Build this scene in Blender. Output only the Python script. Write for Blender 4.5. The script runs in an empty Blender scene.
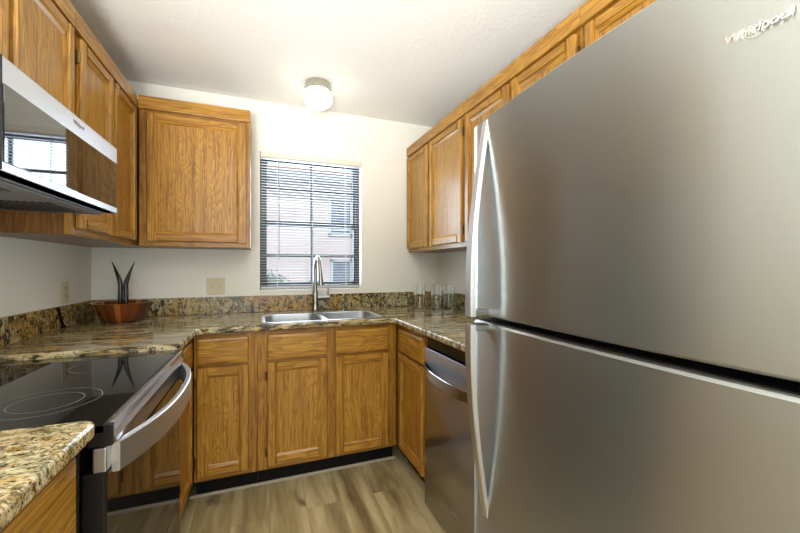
import bpy, bmesh, math, random
from math import sin, cos, pi, radians
from mathutils import Vector, Matrix

random.seed(7)
sc = bpy.context.scene
COL = sc.collection

# ------------------------------------------------------------------ camera, sky, sun, area lights, exposure
W = 2.43            # inside width of the kitchen (left wall x=0, right wall x=W, window wall y=0)
HC = 2.45           # ceiling height
REAR = -5.2         # far wall behind the photographer

cd = bpy.data.cameras.new('camera')
cam = bpy.data.objects.new('camera', cd)
COL.objects.link(cam)
cam.location = (0.985, -2.778, 1.253)
cam.rotation_euler = (radians(90), 0, -0.3656)
cd.sensor_width = 36.0
cd.lens = 361.6 / 800 * 36.0
cd.shift_y = 1.3 / 800
cd.clip_start = 0.02
cd.clip_end = 200
sc.camera = cam

world = bpy.data.worlds.new('world')
sc.world = world
world.use_nodes = True
wn = world.node_tree.nodes
wn['Background'].inputs['Color'].default_value = (0.78, 0.88, 1.0, 1)
wn['Background'].inputs['Strength'].default_value = 0.62


def light(name, kind, loc, energy, color=(1, 1, 1), rot=(0, 0, 0), **kw):
    d = bpy.data.lights.new(name, kind)
    d.energy = energy
    d.color = color
    for k, v in kw.items():
        setattr(d, k, v)
    o = bpy.data.objects.new(name, d)
    COL.objects.link(o)
    o.location = loc
    o.rotation_euler = rot
    return o


light('sun', 'SUN', (0, -8, 12), 1.35, (1.0, 0.95, 0.88), (radians(52), 0, radians(-14)), angle=radians(1.0))
# fill light added behind the camera, set at the added rear window
light('rear_fill_light', 'AREA', (0.95, REAR + 0.10, 1.45), 30, (0.93, 0.97, 1.0), (radians(90), 0, 0),
      shape='RECTANGLE', size=2.2, size_y=1.7)
# unseen ceiling fill light, added behind the camera to brighten the room
light('rear_ceiling_fill_light', 'AREA', (1.1, -3.75, HC - 0.03), 24, (1.0, 0.97, 0.92), (0, 0, 0),
      shape='RECTANGLE', size=1.3, size_y=0.9)
# daylight entering through the window over the sink
light('sink_window_daylight', 'AREA', (1.348, 0.13, 1.6), 22, (0.72, 0.85, 1.0), (radians(-90), 0, 0),
      shape='RECTANGLE', size=0.64, size_y=0.9)

# the photographer's flash, bounced off the ceiling from beside the camera
light('bounce_flash', 'SPOT', (0.50, -3.75, 0.95), 470, (1.0, 0.985, 0.96), (radians(90 + 44), 0, radians(-14)),
      spot_size=radians(84), spot_blend=1.0, shadow_soft_size=0.30)
light('bounce_flash_spill', 'AREA', (1.0, -3.3, 1.7), 10, (1.0, 0.985, 0.96), (radians(180), 0, 0),
      shape='RECTANGLE', size=1.2, size_y=0.6)

vs = sc.view_settings
vs.view_transform = 'Standard'
vs.look = 'None'
vs.exposure = 0.44
vs.gamma = 1.0
vs.use_curve_mapping = False


# ------------------------------------------------------------------ materials
def new_mat(name):
    m = bpy.data.materials.new(name)
    m.use_nodes = True
    nt = m.node_tree
    return m, nt, nt.nodes['Principled BSDF']


def N(nt, t, **kw):
    n = nt.nodes.new(t)
    for k, v in kw.items():
        setattr(n, k, v)
    return n


def setin(n, **kw):
    for k, v in kw.items():
        n.inputs[k.replace('_', ' ')].default_value = v


def ramp(nt, fac, stops, interp='LINEAR'):
    r = N(nt, 'ShaderNodeValToRGB')
    cr = r.color_ramp
    cr.interpolation = interp
    while len(cr.elements) > len(stops):
        cr.elements.remove(cr.elements[-1])
    while len(cr.elements) < len(stops):
        cr.elements.new(0.5)
    for e, (p, c) in zip(cr.elements, stops):
        e.position = p
        e.color = (*c, 1) if len(c) == 3 else c
    nt.links.new(fac, r.inputs['Fac'])
    return r.outputs['Color']


def math_n(nt, op, a, b=None, c=None):
    m = N(nt, 'ShaderNodeMath', operation=op)
    for i, x in enumerate((a, b, c)):
        if x is None:
            continue
        if isinstance(x, (int, float)):
            m.inputs[i].default_value = x
        else:
            nt.links.new(x, m.inputs[i])
    return m.outputs[0]


def mix(nt, fac, a, b, mode='MIX'):
    m = N(nt, 'ShaderNodeMixRGB', blend_type=mode)
    for s, x in (('Fac', fac), ('Color1', a), ('Color2', b)):
        if isinstance(x, (int, float)):
            m.inputs[s].default_value = x
        elif isinstance(x, tuple):
            m.inputs[s].default_value = (*x, 1)
        else:
            nt.links.new(x, m.inputs[s])
    return m.outputs['Color']


def coords(nt, rnd=True, scale=(1, 1, 1), rot=(0, 0, 0)):
    tc = N(nt, 'ShaderNodeTexCoord')
    mp = N(nt, 'ShaderNodeMapping')
    mp.inputs['Scale'].default_value = scale
    mp.inputs['Rotation'].default_value = rot
    if rnd:
        oi = N(nt, 'ShaderNodeObjectInfo')
        add = N(nt, 'ShaderNodeVectorMath', operation='ADD')
        sc_ = N(nt, 'ShaderNodeVectorMath', operation='SCALE')
        cb = N(nt, 'ShaderNodeCombineXYZ')
        for s, k in (('X', 37.0), ('Y', 53.0), ('Z', 71.0)):
            nt.links.new(math_n(nt, 'MULTIPLY', oi.outputs['Random'], k), cb.inputs[s])
        nt.links.new(tc.outputs['Object'], add.inputs[0])
        nt.links.new(cb.outputs[0], add.inputs[1])
        nt.links.new(add.outputs[0], mp.inputs['Vector'])
    else:
        nt.links.new(tc.outputs['Object'], mp.inputs['Vector'])
    return mp.outputs['Vector']


def noise(nt, vec, scale, detail=3, rough=0.5, dist=0.0, out='Fac'):
    n = N(nt, 'ShaderNodeTexNoise')
    setin(n, Scale=scale, Detail=detail, Roughness=rough, Distortion=dist)
    nt.links.new(vec, n.inputs['Vector'])
    return n.outputs[out]


def bump(nt, b, h, strength, dist=0.002):
    n = N(nt, 'ShaderNodeBump')
    n.inputs['Strength'].default_value = strength
    n.inputs['Distance'].default_value = dist
    nt.links.new(h, n.inputs['Height'])
    nt.links.new(n.outputs['Normal'], b.inputs['Normal'])


def oak(name, axis, figure=1.0, tint=(1, 1, 1)):
    """honey oak: elongated growth rings plus fine pores, running along `axis`"""
    m, nt, b = new_mat(name)
    long_ = {'x': (0.16, 1, 1), 'z': (1, 1, 0.16), 'y': (1, 0.16, 1)}[axis]
    v = coords(nt, True, long_)
    f = noise(nt, v, 5.5, 3.0, 0.55, 0.5)
    rings = math_n(nt, 'FRACT', math_n(nt, 'MULTIPLY', f, 17.0 * figure))
    line = ramp(nt, rings, [(0.0, (0.0, 0.0, 0.0)), (0.45, (0.30, 0.30, 0.30)), (0.80, (1, 1, 1)), (0.93, (0.85, 0.85, 0.85)), (1.0, (0, 0, 0))])
    pv = coords(nt, True, {'x': (0.03, 1, 1), 'z': (1, 1, 0.03), 'y': (1, 0.03, 1)}[axis])
    pore = noise(nt, pv, 170.0, 2.0, 0.6)
    streak = noise(nt, pv, 24.0, 3.0, 0.55)
    fleck = noise(nt, pv, 75.0, 3.0, 0.65, 0.15)
    c = mix(nt, math_n(nt, 'MULTIPLY', streak, 0.9), (0.380, 0.176, 0.020), (0.605, 0.330, 0.054))
    c = mix(nt, math_n(nt, 'MULTIPLY', line, 0.50), c, (0.190, 0.072, 0.008))
    c = mix(nt, ramp(nt, pore, [(0.30, (0.7, 0.7, 0.7)), (0.50, (0, 0, 0))]), c, (0.120, 0.040, 0.004))
    c = mix(nt, ramp(nt, fleck, [(0.35, (0.60, 0.60, 0.60)), (0.48, (0, 0, 0))]), c, (0.165, 0.062, 0.008))
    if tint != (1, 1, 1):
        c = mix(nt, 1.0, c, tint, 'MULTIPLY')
    nt.links.new(c, b.inputs['Base Color'])
    setin(b, Roughness=0.34)
    b.inputs['Specular IOR Level'].default_value = 0.35
    b.inputs['Coat Weight'].default_value = 0.12
    b.inputs['Coat Roughness'].default_value = 0.18
    bump(nt, b, pore, 0.10, 0.001)
    return m


def plain(name, col, rough=0.5, metal=0.0, coat=0.0, spec=0.5, emit=None, es=0.0, bumpy=None):
    m, nt, b = new_mat(name)
    v = coords(nt, True)
    n = noise(nt, v, 9.0, 3)
    c = mix(nt, n, tuple(x * 0.95 for x in col), tuple(min(1, x * 1.04) for x in col))
    nt.links.new(c, b.inputs['Base Color'])
    setin(b, Roughness=rough, Metallic=metal)
    b.inputs['Specular IOR Level'].default_value = spec
    b.inputs['Coat Weight'].default_value = coat
    if emit:
        b.inputs['Emission Color'].default_value = (*emit, 1)
        b.inputs['Emission Strength'].default_value = es
    if bumpy:
        bump(nt, b, noise(nt, v, bumpy[0], 4, 0.6), bumpy[1], bumpy[2])
    return m


def steel(name, col=(0.60, 0.60, 0.59), rough=0.30, aniso=0.8, tangent=(0, 0, 1), grain=(1, 1, 60), smear=0.0, smear_rough=0.5):
    """brushed stainless: reflections smear across the brushing direction (along `tangent`);
    `smear` is the share of the wider lobe left by the brush lines"""
    m, nt, b = new_mat(name)
    v = coords(nt, True, grain)
    n = noise(nt, v, 9.0, 3, 0.6)
    c = mix(nt, n, tuple(x * 0.96 for x in col), tuple(x * 1.03 for x in col))
    cb = N(nt, 'ShaderNodeCombineXYZ')
    for i, s in enumerate('XYZ'):
        cb.inputs[s].default_value = tangent[i]
    lobes = [(b, rough, aniso)]
    if smear > 0:
        b2 = N(nt, 'ShaderNodeBsdfPrincipled')
        lobes.append((b2, smear_rough, 1.0))
        ms = N(nt, 'ShaderNodeMixShader')
        ms.inputs[0].default_value = smear
        nt.links.new(b.outputs[0], ms.inputs[1])
        nt.links.new(b2.outputs[0], ms.inputs[2])
        nt.links.new(ms.outputs[0], nt.nodes['Material Output'].inputs['Surface'])
    for bb, r, an in lobes:
        nt.links.new(c, bb.inputs['Base Color'])
        setin(bb, Metallic=1.0, Roughness=r)
        bb.inputs['Anisotropic'].default_value = an
        nt.links.new(cb.outputs[0], bb.inputs['Tangent'])
    return m


def granite(name, seed=0.0, rust=0.5, flow=(1, 1, 1), rough=0.10, dark=0.85, green=0.0, fs=1.0, turn=0.0):
    m, nt, b = new_mat(name)
    tc = N(nt, 'ShaderNodeTexCoord')
    mp = N(nt, 'ShaderNodeMapping')
    mp.inputs['Location'].default_value = (seed, seed * 0.7, seed * 1.3)
    nt.links.new(tc.outputs['Object'], mp.inputs['Vector'])
    v = mp.outputs['Vector']
    mp2 = N(nt, 'ShaderNodeMapping')
    mp2.inputs['Scale'].default_value = flow
    mp2.inputs['Rotation'].default_value = (0, 0, turn)
    nt.links.new(v, mp2.inputs['Vector'])
    vf = mp2.outputs['Vector']
    big = noise(nt, vf, 6.0 * fs, 5, 0.62, 1.6)
    mid = noise(nt, vf, 20.0 * fs, 4, 0.65, 1.2)
    fine = noise(nt, v, 110.0, 3, 0.6, 0.3)
    spk = noise(nt, vf, 52.0 * fs, 4, 0.65, 0.9)
    c = ramp(nt, big, [(0.30, (0.075, 0.080, 0.045)), (0.41, (0.17, 0.165, 0.085)), (0.48, (0.42, 0.365, 0.20)), (0.55, (0.60, 0.54, 0.37)),
                       (0.62, (0.38, 0.245, 0.065)), (0.72, (0.56, 0.46, 0.25))])
    rc = noise(nt, v, 2.6, 3, 0.5, 0.8)
    rm = math_n(nt, 'MULTIPLY', ramp(nt, rc, [(0.40, (0, 0, 0)), (0.58, (1, 1, 1))]), rust)
    c = mix(nt, rm, c, ramp(nt, mid, [(0.34, (0.10, 0.045, 0.008)), (0.48, (0.36, 0.19, 0.035)), (0.62, (0.58, 0.38, 0.12))]))
    # dark and pale crystals
    c = mix(nt, ramp(nt, mid, [(0.40, (dark, dark, dark)), (0.465, (0, 0, 0))]), c, (0.028, 0.027, 0.016))
    c = mix(nt, ramp(nt, spk, [(0.40, (0.92, 0.92, 0.92)), (0.455, (0, 0, 0))]), c, (0.022, 0.020, 0.012))
    c = mix(nt, ramp(nt, spk, [(0.575, (0, 0, 0)), (0.66, (0.65, 0.65, 0.65))]), c, (0.70, 0.65, 0.48))
    c = mix(nt, ramp(nt, fine, [(0.36, (0.7, 0.7, 0.7)), (0.44, (0, 0, 0))]), c, (0.06, 0.05, 0.025))
    if green:
        c = mix(nt, green, c, (0.42, 0.50, 0.33), 'MULTIPLY')
    nt.links.new(c, b.inputs['Base Color'])
    setin(b, Roughness=rough)
    b.inputs['Specular IOR Level'].default_value = 0.4
    return m


def floor_mat():
    m, nt, b = new_mat('vinyl_plank')
    tc = N(nt, 'ShaderNodeTexCoord')
    mp = N(nt, 'ShaderNodeMapping')
    mp.inputs['Rotation'].default_value = (0, 0, radians(90))
    mp.inputs['Location'].default_value = (0.37, 0.055, 0)
    nt.links.new(tc.outputs['Object'], mp.inputs['Vector'])
    br = N(nt, 'ShaderNodeTexBrick')
    setin(br, Scale=1.0)
    br.inputs['Color1'].default_value = (0.0, 0.0, 0.0, 1)
    br.inputs['Color2'].default_value = (1.0, 1.0, 1.0, 1)
    br.inputs['Mortar'].default_value = (0.5, 0.5, 0.5, 1)
    br.inputs['Mortar Size'].default_value = 0.0011
    br.inputs['Brick Width'].default_value = 1.22
    br.inputs['Row Height'].default_value = 0.18
    br.offset = 0.37
    nt.links.new(mp.outputs['Vector'], br.inputs['Vector'])
    # each plank slides the grain by its own amount
    off = N(nt, 'ShaderNodeVectorMath', operation='ADD')
    sc_ = N(nt, 'ShaderNodeVectorMath', operation='SCALE')
    sc_.inputs['Scale'].default_value = 7.0
    nt.links.new(br.outputs['Color'], sc_.inputs[0])
    nt.links.new(tc.outputs['Object'], off.inputs[0])
    nt.links.new(sc_.outputs[0], off.inputs[1])
    g = N(nt, 'ShaderNodeMapping')
    g.inputs['Scale'].default_value = (1, 0.13, 1)
    nt.links.new(off.outputs[0], g.inputs['Vector'])
    broad = noise(nt, g.outputs[0], 8.0, 3, 0.55, 0.5)
    grain = noise(nt, g.outputs[0], 60.0, 4, 0.6, 0.2)
    k = N(nt, 'ShaderNodeMapping')
    k.inputs['Scale'].default_value = (1, 0.42, 1)
    nt.links.new(off.outputs[0], k.inputs['Vector'])
    knot = noise(nt, k.outputs[0], 7.0, 3, 0.6, 0.7)
    c = ramp(nt, broad, [(0.32, (0.140, 0.094, 0.034)), (0.47, (0.35, 0.265, 0.120)), (0.64, (0.60, 0.50, 0.285))])
    c = mix(nt, 0.22, c, ramp(nt, grain, [(0.3, (0.15, 0.10, 0.042)), (0.7, (0.60, 0.50, 0.31))]))
    c = mix(nt, ramp(nt, knot, [(0.29, (0.8, 0.8, 0.8)), (0.40, (0, 0, 0))]), c, (0.095, 0.060, 0.024))
    c = mix(nt, math_n(nt, 'MULTIPLY', br.outputs['Fac'], 0.35), c, (0.13, 0.10, 0.06))
    nt.links.new(c, b.inputs['Base Color'])
    setin(b, Roughness=0.36)
    bump(nt, b, grain, 0.05, 0.001)
    return m


def plaster(name, col, scale, strength, dist):
    m, nt, b = new_mat(name)
    v = coords(nt, False)
    n = noise(nt, v, scale, 4, 0.55, 0.4)
    h = ramp(nt, n, [(0.42, (0, 0, 0)), (0.60, (1, 1, 1))])
    c = mix(nt, noise(nt, v, 2.0, 2), tuple(x * 0.985 for x in col), col)
    nt.links.new(c, b.inputs['Base Color'])
    setin(b, Roughness=0.75)
    b.inputs['Specular IOR Level'].default_value = 0.3
    bump(nt, b, h, strength, dist)
    return m


def glass_mat(name, col=(1, 1, 1), rough=0.0, ior=1.45):
    m, nt, b = new_mat(name)
    setin(b, Roughness=rough)
    b.inputs['Base Color'].default_value = (*col, 1)
    b.inputs['IOR'].default_value = ior
    b.inputs['Transmission Weight'].default_value = 1.0
    return m


def pane_mat(name='window_glass', col=(0.95, 0.97, 0.97), ior=1.45):
    """thin window pane: mostly clear, mirrors the room at a slant"""
    m = bpy.data.materials.new(name)
    m.use_nodes = True
    nt = m.node_tree
    nt.nodes.remove(nt.nodes['Principled BSDF'])
    out = nt.nodes['Material Output']
    t = N(nt, 'ShaderNodeBsdfTransparent')
    t.inputs['Color'].default_value = (*col, 1)
    g = N(nt, 'ShaderNodeBsdfGlossy')
    g.inputs['Roughness'].default_value = 0.02
    f = N(nt, 'ShaderNodeFresnel')
    f.inputs['IOR'].default_value = ior
    mx = N(nt, 'ShaderNodeMixShader')
    ge = N(nt, 'ShaderNodeNewGeometry')
    nt.links.new(math_n(nt, 'MULTIPLY', f.outputs[0], math_n(nt, 'SUBTRACT', 1.0, ge.outputs['Backfacing'])), mx.inputs[0])
    nt.links.new(t.outputs[0], mx.inputs[1])
    nt.links.new(g.outputs[0], mx.inputs[2])
    nt.links.new(mx.outputs[0], out.inputs['Surface'])
    return m


def bowl_wood():
    m, nt, b = new_mat('segmented_walnut')
    tc = N(nt, 'ShaderNodeTexCoord')
    sp = N(nt, 'ShaderNodeSeparateXYZ')
    nt.links.new(tc.outputs['Object'], sp.inputs[0])
    ang = math_n(nt, 'ARCTAN2', sp.outputs['Y'], sp.outputs['X'])
    seg = math_n(nt, 'FLOOR', math_n(nt, 'MULTIPLY', ang, 32 / (2 * pi)))
    wn_ = N(nt, 'ShaderNodeTexWhiteNoise', noise_dimensions='1D')
    nt.links.new(seg, wn_.inputs['W'])
    c = ramp(nt, wn_.outputs['Value'], [(0.0, (0.030, 0.008, 0.003)), (0.40, (0.12, 0.028, 0.005)), (0.70, (0.20, 0.048, 0.007)), (1.0, (0.46, 0.16, 0.028))])
    v = coords(nt, False, (1, 1, 0.2))
    c = mix(nt, 0.15, c, mix(nt, noise(nt, v, 90, 3), (0.05, 0.015, 0.004), (0.34, 0.12, 0.03)))
    nt.links.new(c, b.inputs['Base Color'])
    setin(b, Roughness=0.25)
    b.inputs['Coat Weight'].default_value = 0.4
    return m


M = {}
M['oak_v'] = oak('oak_vertical', 'z', 0.85)
M['oak_h'] = oak('oak_horizontal', 'x', 0.85)
M['oak_panel'] = oak('oak_panel_veneer', 'z', 1.9)
M['oak_frame_shade_v'] = oak('oak_frame_shaded_vertical', 'z', 0.85, (0.84, 0.79, 0.74))  # frame tint paints in the shade around doors and drawer fronts
M['oak_frame_shade_h'] = oak('oak_frame_shaded_horizontal', 'x', 0.85, (0.84, 0.79, 0.74))
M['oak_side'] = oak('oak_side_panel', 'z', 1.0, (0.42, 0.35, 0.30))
M['wall'] = plaster('wall_paint', (0.815, 0.805, 0.735), 55, 0.10, 0.002)
M['ceiling'] = plaster('ceiling_texture', (0.86, 0.86, 0.82), 40, 0.16, 0.003)
M['sill'] = plain('sill_paint', (0.82, 0.80, 0.75), 0.5)
M['floor'] = floor_mat()
M['granite'] = granite('granite_counter', 2.3, 0.48, (0.36, 1.9, 1.0), 0.09, 0.9, 0.0, 0.85)
M['granite_near'] = granite('granite_near_counter', 8.9, 0.45, (0.8, 1.5, 1.0), 0.10, 0.45, 0.0, 1.9, radians(35))
M['granite_splash'] = granite('granite_backsplash', 6.1, 1.0, (1.0, 1.0, 0.75), 0.14, 0.95, 0.25, 1.35)
M['granite_green'] = granite('granite_backsplash_green', 11.7, 0.15, (0.8, 0.8, 0.8), 0.14, 0.9, 0.7)
M['stone_vein'] = plain('black_stone_vein', (0.012, 0.011, 0.010), 0.12)
M['steel_fridge'] = steel('brushed_steel_doors', (0.53, 0.56, 0.555), 0.27, 0.9, smear=0.45, smear_rough=0.50)
M['steel'] = steel('brushed_steel_band', (0.45, 0.455, 0.47), 0.38, 0.2)
M['satin'] = steel('satin_steel_handles', (0.60, 0.605, 0.62), 0.42, 0.0)
M['steel_dw'] = steel('brushed_steel_dishwasher', (0.40, 0.405, 0.42), 0.14, 0.75, smear=0.35, smear_rough=0.42)
M['steel_trim'] = steel('satin_steel_trim', (0.50, 0.505, 0.52), 0.30, 0.0)
M['sink_steel'] = steel('sink_steel', (0.72, 0.72, 0.72), 0.30, 0.0)
M['nickel'] = plain('brushed_nickel', (0.32, 0.31, 0.29), 0.25, 1.0)
M['bracket'] = plain('dark_nickel_bracket', (0.22, 0.22, 0.21), 0.35, 1.0)
M['chrome'] = plain('chrome', (0.90, 0.90, 0.90), 0.16, 1.0)
M['black_glass'] = plain('black_glass', (0.010, 0.010, 0.010), 0.03, spec=0.9)
M['oven_glass'] = plain('oven_door_glass', (0.012, 0.011, 0.010), 0.03, spec=0.45)
M['cooktop_glass'] = plain('cooktop_glass', (0.008, 0.008, 0.008), 0.03, spec=0.4)
M['black'] = plain('black_enamel', (0.007, 0.007, 0.007), 0.35, spec=0.3)
M['toe'] = plain('black_vinyl_toe_kick', (0.006, 0.0055, 0.0055), 0.6, spec=0.15)
M['grey_print'] = plain('grey_print', (0.30, 0.30, 0.30), 0.25)
M['rubber'] = plain('dark_gasket', (0.02, 0.02, 0.02), 0.7)
M['fridge_side'] = plain('textured_grey_side', (0.17, 0.17, 0.17), 0.5, bumpy=(240, 0.2, 0.001))
M['hinge'] = plain('aged_brass_hinge', (0.20, 0.13, 0.05), 0.4, 0.9)
M['window_black'] = plain('black_window_frame', (0.016, 0.015, 0.017), 0.45)
M['pane'] = pane_mat()
M['slat'] = plain('white_slat', (0.58, 0.58, 0.585), 0.45)
M['headrail'] = plain('ivory_headrail', (0.74, 0.70, 0.58), 0.4)
M['cord'] = plain('clear_grey_wand', (0.25, 0.24, 0.25), 0.3)
M['ivory'] = plain('ivory_plastic', (0.62, 0.56, 0.37), 0.4)
M['ivory_toggle'] = plain('ivory_toggle', (0.50, 0.44, 0.28), 0.4)
M['slot'] = plain('outlet_slot', (0.05, 0.04, 0.03), 0.6)
M['bowl'] = bowl_wood()
M['horn'] = plain('black_horn', (0.014, 0.012, 0.010), 0.22, coat=0.3)
M['glass'] = glass_mat('tumbler_glass', (0.97, 0.99, 0.985))
M['lamp_glass'] = plain('opal_lamp_glass', (0.9, 0.88, 0.83), 0.3, emit=(1.0, 0.96, 0.88), es=3.0)
M['lamp_metal'] = plain('brushed_nickel_lamp', (0.52, 0.50, 0.45), 0.32, 1.0)
M['mold'] = plain('shoe_molding_paint', (0.42, 0.36, 0.28), 0.5)
M['stucco'] = plaster('pink_stucco', (0.78, 0.66, 0.645), 40, 0.3, 0.01)
M['tile'] = plain('clay_tile', (0.56, 0.30, 0.22), 0.8)
M['eave'] = plain('shaded_eave', (0.30, 0.32, 0.40), 0.7)  # blue-grey colour stands in for shadow under the roof edge
M['far_frame'] = plain('pale_window_frame', (0.62, 0.62, 0.64), 0.5)
M['far_glass'] = plain('dull_blue_glass', (0.16, 0.19, 0.26), 0.12, spec=0.8)
M['leaf'] = plain('shrub_leaf', (0.12, 0.20, 0.085), 0.6)
M['bark'] = plain('bark', (0.12, 0.09, 0.06), 0.8)
M['soil'] = plain('gravel_ground', (0.48, 0.44, 0.38), 0.9)


# ------------------------------------------------------------------ mesh builder
class MB:
    def __init__(self):
        self.bm = bmesh.new()

    def poly(self, pts, mat=0):
        vs_ = [self.bm.verts.new(p) for p in pts]
        f = self.bm.faces.new(vs_)
        f.material_index = mat
        return f

    def _hull(self, rings, mat=0, cap=True, closed_ring=True, smooth=False):
        rv = [[self.bm.verts.new(p) for p in r] for r in rings]
        n = len(rv[0])
        for a, b_ in zip(rv, rv[1:]):
            for i in range(n if closed_ring else n - 1):
                j = (i + 1) % n
                f = self.bm.faces.new((a[i], a[j], b_[j], b_[i]))
                f.material_index = mat
                f.smooth = smooth
        if cap:
            for r in (rv[0][::-1], rv[-1]):
                f = self.bm.faces.new(r)
                f.material_index = mat
        return rv

    def box(self, x0, x1, y0, y1, z0, z1, mat=0, bev=0.0, seg=2):
        t = bmesh.new()
        bmesh.ops.create_cube(t, size=1.0)
        for v in t.verts:
            v.co = Vector(((x0 + x1) / 2 + v.co.x * abs(x1 - x0), (y0 + y1) / 2 + v.co.y * abs(y1 - y0),
                           (z0 + z1) / 2 + v.co.z * abs(z1 - z0)))
        if bev > 0:
            bmesh.ops.bevel(t, geom=list(t.edges), offset=bev, segments=seg, affect='EDGES', profile=0.5)
        self.merge(t, mat)
        return self

    def merge(self, t, mat=0):
        mp = {}
        for v in t.verts:
            mp[v] = self.bm.verts.new(v.co)
        for f in t.faces:
            nf = self.bm.faces.new([mp[v] for v in f.verts])
            nf.material_index = mat
            nf.smooth = f.smooth
        t.free()

    def prism(self, poly, axis, a, b_, mat=0):
        """poly: list of 2D points in the two remaining axes (in xyz order); extruded along `axis`"""
        def P(p, k):
            if axis == 'x':
                return (k, p[0], p[1])
            if axis == 'y':
                return (p[0], k, p[1])
            return (p[0], p[1], k)
        self._hull([[P(p, a) for p in poly], [P(p, b_) for p in poly]], mat)
        return self

    def lathe(self, prof, c=(0, 0, 0), n=32, mat=0, cap=False, smooth=True):
        rings = [[(c[0] + r * cos(2 * pi * i / n), c[1] + r * sin(2 * pi * i / n), c[2] + z) for i in range(n)] for r, z in prof]
        self._hull(rings, mat, cap=cap, smooth=smooth)
        return self

    def tube(self, path, rad, n=12, mat=0, cap=True):
        path = [Vector(p) for p in path]
        if isinstance(rad, (int, float)):
            rad = [rad] * len(path)
        rings = []
        up = None
        for i, p in enumerate(path):
            d = (path[min(i + 1, len(path) - 1)] - path[max(i - 1, 0)]).normalized()
            if up is None:
                up = Vector((0, 0, 1)) if abs(d.z) < 0.9 else Vector((1, 0, 0))
            s = d.cross(up).normalized()
            up = s.cross(d).normalized()
            rings.append([p + (s * cos(2 * pi * k / n) + up * sin(2 * pi * k / n)) * rad[i] for k in range(n)])
        self._hull(rings, mat, cap=cap, smooth=True)
        return self

    def sections(self, rings, mat=0, smooth=False):
        self._hull(rings, mat, cap=True, smooth=smooth)
        return self

    def build(self, name, mats, parent=None, auto=None, bevel=0.0):
        bmesh.ops.recalc_face_normals(self.bm, faces=list(self.bm.faces))
        me = bpy.data.meshes.new(name)
        self.bm.to_mesh(me)
        self.bm.free()
        flags = [p.use_smooth for p in me.polygons]
        if any(flags):
            me.set_sharp_from_angle(angle=radians(38))
            me.polygons.foreach_set('use_smooth', flags)
        for m in (mats if isinstance(mats, (list, tuple)) else [mats]):
            me.materials.append(m)
        o = bpy.data.objects.new(name, me)
        COL.objects.link(o)
        if parent:
            o.parent = parent
        if bevel > 0:
            bv = o.modifiers.new('bevel', 'BEVEL')
            bv.width = bevel
            bv.segments = 2
            bv.limit_method = 'ANGLE'
            bv.angle_limit = radians(40)
        return o


def tag(o, label=None, cat=None, group=None, kind=None):
    if label:
        o['label'] = label
    if cat:
        o['category'] = cat
    if group:
        o['group'] = group
    if kind:
        o['kind'] = kind
    return o


def thing(name, label, cat, loc=(0, 0, 0), rotz=0.0, group=None):
    o = bpy.data.objects.new(name, None)
    o.empty_display_size = 0.1
    COL.objects.link(o)
    o.location = loc
    o.rotation_euler = (0, 0, rotz)
    return tag(o, label, cat, group)


def structure(o):
    o['kind'] = 'structure'
    return o


# ------------------------------------------------------------------ room shell
def wall_with_hole(name, x0, x1, z0, z1, y_in, y_out, hole, mats):
    """wall in the xz plane with one rectangular opening, real thickness"""
    a0, a1, b0, b1 = hole
    mb = MB()
    mb.box(x0, a0, y_in, y_out, z0, z1)
    mb.box(a1, x1, y_in, y_out, z0, z1)
    mb.box(a0, a1, y_in, y_out, z0, b0)
    mb.box(a0, a1, y_in, y_out, b1, z1)
    return structure(mb.build(name, mats))


WX0, WX1, WZ0, WZ1 = 0.974, 1.722, 1.090, 2.090
wall_with_hole('wall_back', -0.12, W + 0.12, 0, HC, 0.0, 0.15, (WX0, WX1, WZ0, WZ1), M['wall'])
structure(MB().box(-0.12, 0, REAR, 0, 0, HC).build('wall_left', M['wall']))
structure(MB().box(W, W + 0.12, REAR, 0, 0, HC).build('wall_right', M['wall']))
wall_with_hole('wall_front', -0.12, W + 0.12, 0, HC, REAR - 0.15, REAR, (-0.0 + 0.15, 1.95, 0.5, 2.2), M['wall'])
structure(MB().box(-0.12, W + 0.12, REAR - 0.15, 0.15, -0.10, 0).build('floor', M['floor']))
structure(MB().box(-0.12, W + 0.12, REAR - 0.15, 0.15, HC, HC + 0.15).build('ceiling', M['ceiling']))
structure(MB().box(WX0 + 0.001, WX1 - 0.001, -0.006, 0.062, WZ0 - 0.012, WZ0 + 0.004, 0, 0.003).build('trim_1', M['sill']))

# window over the sink: black frame, two sashes with a crossing bar each
wy0, wy1 = 0.070, 0.125
win = MB()
win.box(WX0, WX0 + 0.030, wy0, wy1, WZ0, WZ1)
win.box(WX1 - 0.030, WX1, wy0, wy1, WZ0, WZ1)
win.box(WX0, WX1, wy0, wy1, WZ0, WZ0 + 0.030)
win.box(WX0, WX1, wy0, wy1, WZ1 - 0.030, WZ1)
win = structure(win.build('window_1', M['window_black'], bevel=0.002))
xm = (WX0 + WX1) / 2
for nm, (z0, z1, yy, zb) in {'upper': (1.562, WZ1 - 0.03, 0.098, 1.852), 'lower': (WZ0 + 0.03, 1.604, 0.076, 1.345)}.items():
    s = MB()
    a0, a1 = WX0 + 0.030, WX1 - 0.030
    s.box(a0, a0 + 0.016, yy, yy + 0.020, z0, z1)
    s.box(a1 - 0.016, a1, yy, yy + 0.020, z0, z1)
    s.box(a0, a1, yy, yy + 0.020, z0, z0 + 0.024)
    s.box(a0, a1, yy, yy + 0.020, z1 - 0.024, z1)
    sash = s.build('sash', M['window_black'], win)
    q = MB()
    q.box(xm - 0.011, xm + 0.011, yy + 0.004, yy + 0.016, z0 + 0.024, z1 - 0.024)
    q.box(a0 + 0.016, a1 - 0.016, yy + 0.004, yy + 0.016, zb - 0.011, zb + 0.011)
    q.build('muntin', M['window_black'], sash)
    MB().box(a0 + 0.014, a1 - 0.014, yy + 0.009, yy + 0.012, z0 + 0.02, z1 - 0.02).build('pane', M['pane'], sash)

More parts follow.
